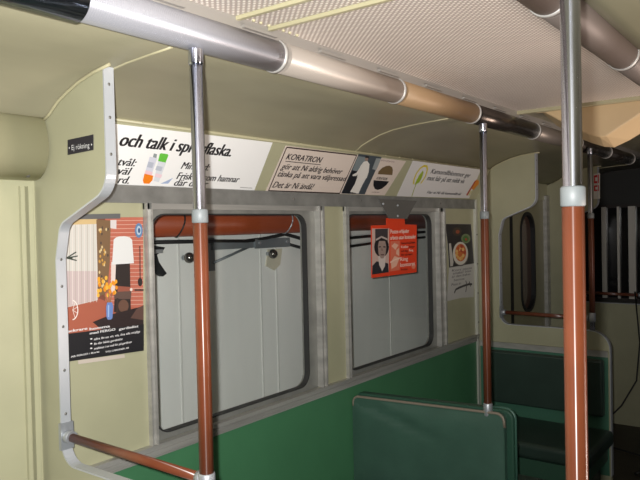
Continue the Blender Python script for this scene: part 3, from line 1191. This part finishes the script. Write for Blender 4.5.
for k in range(11):
    x = 66 + 3.0 * k
    sh.stroke([(x, 223), (x + 0.4, 302 + (97 - x) * 0.1)], 0.0018, (176, 164, 152) if k % 2 else (224, 214, 206))
sh.hold = False
sh.poly([(60, 219.5), (97, 218.8), (97, 224), (60, 225)], (206, 178, 128))     # pelmet
sh.poly([(96, 219.5), (110.5, 220.5), (109.5, 262), (107, 292), (98, 297)], (122, 94, 66))     # patterned curtain
sh.lay += 1
sh.hold = True
for k in range(34):
    sh.ell(98.5 + 9.5 * random.random(), 224 + 66 * random.random(), 0.9, 1.6, random.choice([(200, 150, 70), (214, 190, 140), (80, 66, 58)]), True, 0.0, 8)
sh.hold = False
sh.poly([(110, 220), (116, 220), (116, 229), (110, 228)], (214, 206, 204))
sh.poly([(115.5, 262), (129.5, 262), (130.5, 314), (113.5, 312)], (44, 36, 34))      # fireplace mouth
sh.poly([(110.8, 262), (115.5, 262), (114.5, 292), (110.5, 292)], (222, 206, 198))
sh.poly([(117.5, 286), (130, 287), (130, 293), (117, 292)], (150, 84, 66))
sh.poly([(113, 292), (131, 291), (130.5, 299), (114, 299)], (96, 74, 66))            # stool
sh.ell(123, 306, 5.2, 6.5, (104, 74, 60))
sh.poly([(116, 298), (118, 298), (117.5, 314), (115.5, 314)], (60, 46, 42))
sh.poly([(113.2, 239.5), (115.6, 237.4), (119, 236.4), (124.6, 236.2), (129.2, 237.4), (131.6, 239.8), (133.4, 263.2), (111.6, 264.6)], (222, 222, 220))     # lamp shade
sh.ell(138.3, 230.5, 3.9, 7.4, (92, 128, 168))
sh.ell(138.3, 230.5, 2.3, 4.6, (176, 196, 212))
sh.ell(138.6, 230.5, 1.3, 2.6, (60, 88, 130))
sh.stroke([(139.4, 246), (139.6, 278)], 0.004, (50, 40, 40))
sh.ell(139.6, 282, 2.3, 4.2, (44, 36, 36))
sh.ell(130.6, 289.5, 1.3, 1.6, (232, 220, 210))
sh.stroke([(134, 290), (143, 290)], 0.006, (70, 50, 46))
sh.poly([(92, 322), (112, 314), (143, 306), (143, 326), (104, 332)], (44, 32, 32))     # table
sh.poly([(130, 318), (136, 309), (143, 305), (143, 320)], (92, 66, 58))
sh.stroke([(72 + 5.2 * cos(radians(a)), 310 + 9.5 * sin(radians(a))) for a in range(-90, 100, 15)], 0.0035, (232, 222, 214))
for a in (-60, -20, 20, 60):
    sh.stroke([(72, 310), (72 + 5 * cos(radians(a)), 310 + 9 * sin(radians(a)))], 0.002, (226, 210, 200))
for x2, y2 in ((72, 258), (75.5, 252), (77, 256), (76, 260.5)):
    sh.stroke([(66, 258), (x2, y2)], 0.004, (52, 60, 50))
sh.lay += 1
sh.hold = True
for k in range(26):
    sh.ell(97 + 19 * random.random(), 279 + 17 * random.random() - (3 if k % 3 == 0 else 0), 1.5, 2.2, random.choice([(234, 160, 40), (226, 140, 32), (238, 180, 70)]), True, 0.0, 8)
sh.hold = False
for x2, y2 in ((103, 294), (107, 290), (111, 293)):
    sh.stroke([(108.8, 306), (x2, y2)], 0.0025, (120, 110, 60))
sh.poly([(106.4, 302.5), (111.2, 302.2), (112.4, 306.5), (111.6, 318), (110.2, 319.4), (107, 319.6), (105.6, 317), (105.2, 307)], (104, 132, 190))
sh.poly([(107, 305), (108.4, 305), (108.2, 317), (107, 317)], (156, 182, 222))
sh.poly([(60, 334.5), (143, 324.2), (143, 350.5), (60, 362.5)], (26, 26, 30))      # caption band
sh.poly([(74, 214.5), (119.5, 213.6), (119.5, 218.6), (74, 219.4)], (98, 98, 98), True)     # tape at the top
sh.poly([(77, 360.2), (123.5, 354.0), (124, 357.6), (77.5, 364)], (196, 184, 172), True)     # tape at the bottom
sh.art.build('picture', None, t)
mb = MB()
WH = ink((228, 226, 226))


def posttext(s, x, y, x2, sz, bold=0.0, shear=0.0, m_=WH):
    a = sh.px(x, y)
    sh.text(s, a, sz, m_, abs(sh.px(x2, y)[0] - a[0]), shear, bold, mb, 0.0, False)


posttext('Vackrare', 62, 333.2, 86.5, 0.0125, 0.0007)
posttext('hemma', 88.8, 330.2, 109, 0.0125, 0.0007)
posttext('med FERGO', 89, 334.4, 114.5, 0.0115, 0.0006)
posttext('gardinlist', 118, 330.2, 137.5, 0.0115, 0.0006)
for i, (s, x2) in enumerate((('allra fin en vit, via, fina alla möjligt', 139.5), ('fin för både gardinlöv', 122), ('snabbast i en rad för på gardinen', 131))):
    y = 340.2 + 4.7 * i
    posttext('•', 89.5, y + 0.6, 91.2, 0.018, 0.001)
    posttext(s, 93, y, x2, 0.0105, 0.0002, 0.25)
posttext('AB FERGO i Borås', 70, 357.6, 98.5, 0.008, 0.0002)
posttext('TYG GARDINER AB', 104.5, 352.8, 128, 0.008, 0.0002)
mb.build('lettering', None, t)

# food poster
sh = Sheet((0.001, 3.85, 1.17), (0, 1, 0), (0, 0, 1))
t = thing('food_poster', 'small curled poster of a round pizza plate over white text, beside the far screen', 'poster', (0.0, 4.07, 1.18), 'posters on the side wall')
sh.board([(445, 223.8), (471, 224.0), (474, 263), (473.4, 297), (461, 297.8), (446.8, 301.2), (449, 268), (447.5, 245)], 0.001).build('paper', mat('food_paper', (176, 174, 168), 0.5), t)
sh.poly([(445.2, 224), (470.8, 224.2), (473.8, 263.2), (449, 267.6), (447.6, 245)], (44, 40, 40))
sh.ell(457, 231.5, 4.6, 4.2, (70, 56, 44))
sh.ell(457.5, 231.8, 2.0, 1.9, (150, 76, 48))
sh.ell(465.6, 238.6, 4.6, 4.8, (120, 134, 96))
sh.ell(465.6, 238.8, 3.0, 3.2, (80, 118, 58))
sh.ell(465.8, 239.4, 1.1, 1.3, (176, 72, 56))
sh.ell(460.5, 254, 8.0, 12.2, (92, 84, 78))
sh.ell(460.2, 253.4, 7.6, 11.6, (214, 210, 198))
sh.ell(460.4, 252.6, 5.6, 8.8, (206, 112, 54))
sh.lay += 1
sh.hold = True
for k in range(18):
    a, r_ = random.random() * 6.28, random.random() ** 0.5
    sh.ell(460.4 + 4.6 * r_ * cos(a), 252.6 + 7.4 * r_ * sin(a), 1.3, 1.8, random.choice([(226, 170, 90), (196, 84, 44), (232, 190, 120), (178, 60, 40)]), True, 0.0, 8)
sh.hold = False
sh.poly([(448.6, 243.5), (450.6, 243.2), (453.2, 262), (452.6, 266), (450, 266.4)], (196, 192, 182))
sh.poly([(449, 268.2), (473.8, 263.8), (473.4, 297), (461, 297.8), (446.8, 301.2)], (196, 194, 188))
sh.stroke([(454, 293), (455.5, 289.5), (459, 287.6), (464, 285.6), (468.5, 284.2), (471.8, 284.2)], 0.014, (60, 56, 58))
sh.stroke([(465.4, 280.5), (466.6, 284.8), (465.4, 292)], 0.010, (70, 64, 66))
sh.stroke([(469, 281.5), (470.4, 286.5)], 0.010, (70, 64, 66))
sh.art.build('picture', None, t)
mb = MB()
for i, (s, x, x2) in enumerate((('Kort pizza', 451.5, 471.5), ('smakar bäst', 452.5, 471), ('är den bakas', 451.5, 470), ('hemma', 453.5, 464), ('Pizza är', 451, 461))):
    y = 271.8 + 3.4 * i + (1.2 if i == 4 else 0) - (0.6 if i > 0 else 0)
    a = sh.px(x, y)
    sh.text(s, a, 0.022, ink((92, 90, 92)), abs(sh.px(x2, y)[0] - a[0]), 0.15, 0.0003, mb, 0.0, False)
mb.build('lettering', None, t)

# red hanging sign in the right window
XS = 0.0
sh = Sheet((XS, 3.0, 1.4), (0, 1, 0), (0, 0, 1))
sh.base = 0.0021
t = thing('red_sign', 'orange-red hanging card with a dark-haired portrait in the right window', 'sign', (XS, 3.25, 1.4))
sh.board([(370.8, 225.6), (386, 225.0), (386, 218.2), (404.4, 218.2), (404.6, 224.4), (416.4, 224.8), (416.4, 272.2), (371.2, 278.0)], 0.002).build('card', mat('orange_red_card', (232, 70, 36), 0.45), t)
sh.poly([(371.6, 228.6), (389, 228.4), (388.6, 272.2), (371.8, 274.6)], (206, 176, 164))
sh.poly([(374.8, 229), (387.6, 228.6), (387.4, 246), (375, 246)], (66, 60, 62))
sh.ell(381.2, 247, 7.4, 10.2, (38, 32, 34))
sh.poly([(372, 266), (376, 261.4), (382, 262), (387.8, 263.4), (388.4, 272.2), (371.8, 274.6)], (44, 42, 48))
sh.poly([(377.6, 256), (385.2, 256), (384.6, 266), (381.8, 271.2), (378.8, 265)], (214, 200, 192))
sh.poly([(377.5, 246), (378.6, 241), (384.8, 241), (386, 247), (385.2, 254.4), (383, 258.4), (380.4, 258.4), (378.2, 254)], (164, 142, 132))
sh.poly([(378.2, 246.4), (380.6, 246.2), (380.6, 247.4), (378.2, 247.6)], (62, 48, 48))
sh.poly([(382.8, 246.2), (385.2, 246.4), (385.2, 247.6), (382.8, 247.4)], (62, 48, 48))
sh.poly([(381.4, 247), (382.4, 250.8), (380.8, 250.8)], (132, 108, 100))
sh.poly([(380, 254.2), (384, 254), (383.2, 255.4), (380.8, 255.4)], (104, 70, 70))
sh.stroke([(375.6, 240), (381, 236.8), (387, 239.4)], 0.010, (190, 176, 168))
sh.poly([(390, 241.2), (399.4, 240.6), (399.2, 270), (389.8, 271.4)], (228, 120, 92))
for pts in (((391, 246), (394, 243), (398, 245), (395, 250)), ((390.6, 262), (394, 256), (399, 258), (396, 266), (391, 269)), ((396, 250), (398.6, 248), (398.6, 256), (395.6, 254))):
    sh.poly(list(pts), (240, 186, 160))
sh.stroke([(389.6, 262.5), (394, 259.8), (399.4, 258)], 0.008, (246, 206, 186))
sh.ell(413, 266.4, 2.0, 2.6, (240, 140, 110))
sh.art.build('picture', None, t)
mb = MB()
CR = ink((244, 214, 200))
for s, x, y, x2, sz, mm, bo in (('Posten erbjuder', 390, 233.6, 408.5, 0.033, CR, .0012), ('arbete utan kostnader', 389.8, 239.8, 415.4, 0.034, CR, .0012),
                                ('Gärna ute på linjen', 400.6, 244.2, 414.6, 0.018, BLACK, .0004), ('Kvällar', 400.6, 248.2, 408, 0.02, CR, .0008), ('helger', 409, 248, 414.4, 0.018, BLACK, .0004),
                                ('och dag.', 400.8, 252.2, 407.6, 0.018, BLACK, .0004), ('Ring', 408.6, 251.4, 412.6, 0.02, CR, .0008), ('för närmare', 400.8, 256, 412, 0.018, BLACK, .0004),
                                ('Ring', 399.8, 261.2, 407.4, 0.032, CR, .0012), ('kontoret', 399.8, 267, 414.6, 0.034, CR, .0012), ('Posten', 400.8, 270.6, 407, 0.016, BLACK, .0003)):
    a = sh.px(x, y)
    sh.text(s, a, sz, mm, abs(sh.px(x2, y)[0] - a[0]), 0.0, bo, mb, 0.0, False)
mb.build('lettering', None, t)
# clip that carries the sign
m = MB()
q = [sh.px(*p) for p in ((376, 199), (414, 201), (404, 219), (386, 218.6))]
CL = mat('smoky_plastic', (104, 102, 98), 0.2)
m.prism(q, lambda u, v, h: sh.P(u, v, h), 0.016, 0.019)
u, v = sh.px(395, 218.5)
m.build('hanger_clip', CL, t)
m = MB()
for p in ((380, 204), (394.5, 205.5), (394.6, 216)):
    a = sh.px(*p)
    m.ball(sh.P(a[0], a[1], 0.020), 0.007, None, 10, 6)
m.build('clip_screw', CAST, t)

# ================================================================ CABLES in the door bay
m = MB()
m.tube([(0.70, 5.82, 1.10), (0.74, 5.78, 0.7), (0.72, 5.74, 0.40), (0.62, 5.68, 0.20), (0.50, 5.6, 0.06), (0.46, 5.4, 0.012), (0.62, 5.2, 0.012), (0.9, 5.1, 0.012), (1.3, 5.3, 0.012)], 0.006, 8)
tag(m.build('hanging_cable', DARK), 'black cable hanging down the dim back screen to the floor', 'cable')
m = MB()
m.tube([(0.92, 4.72, 0.012), (1.0, 4.9, 0.02), (1.06, 5.1, 0.05), (1.16, 5.0, 0.03), (1.2, 4.7, 0.012), (1.45, 4.5, 0.012)], 0.011, 8)
tag(m.build('floor_cable', DARK), 'coiled black cable lying on the floor at the lower right corner', 'cable')
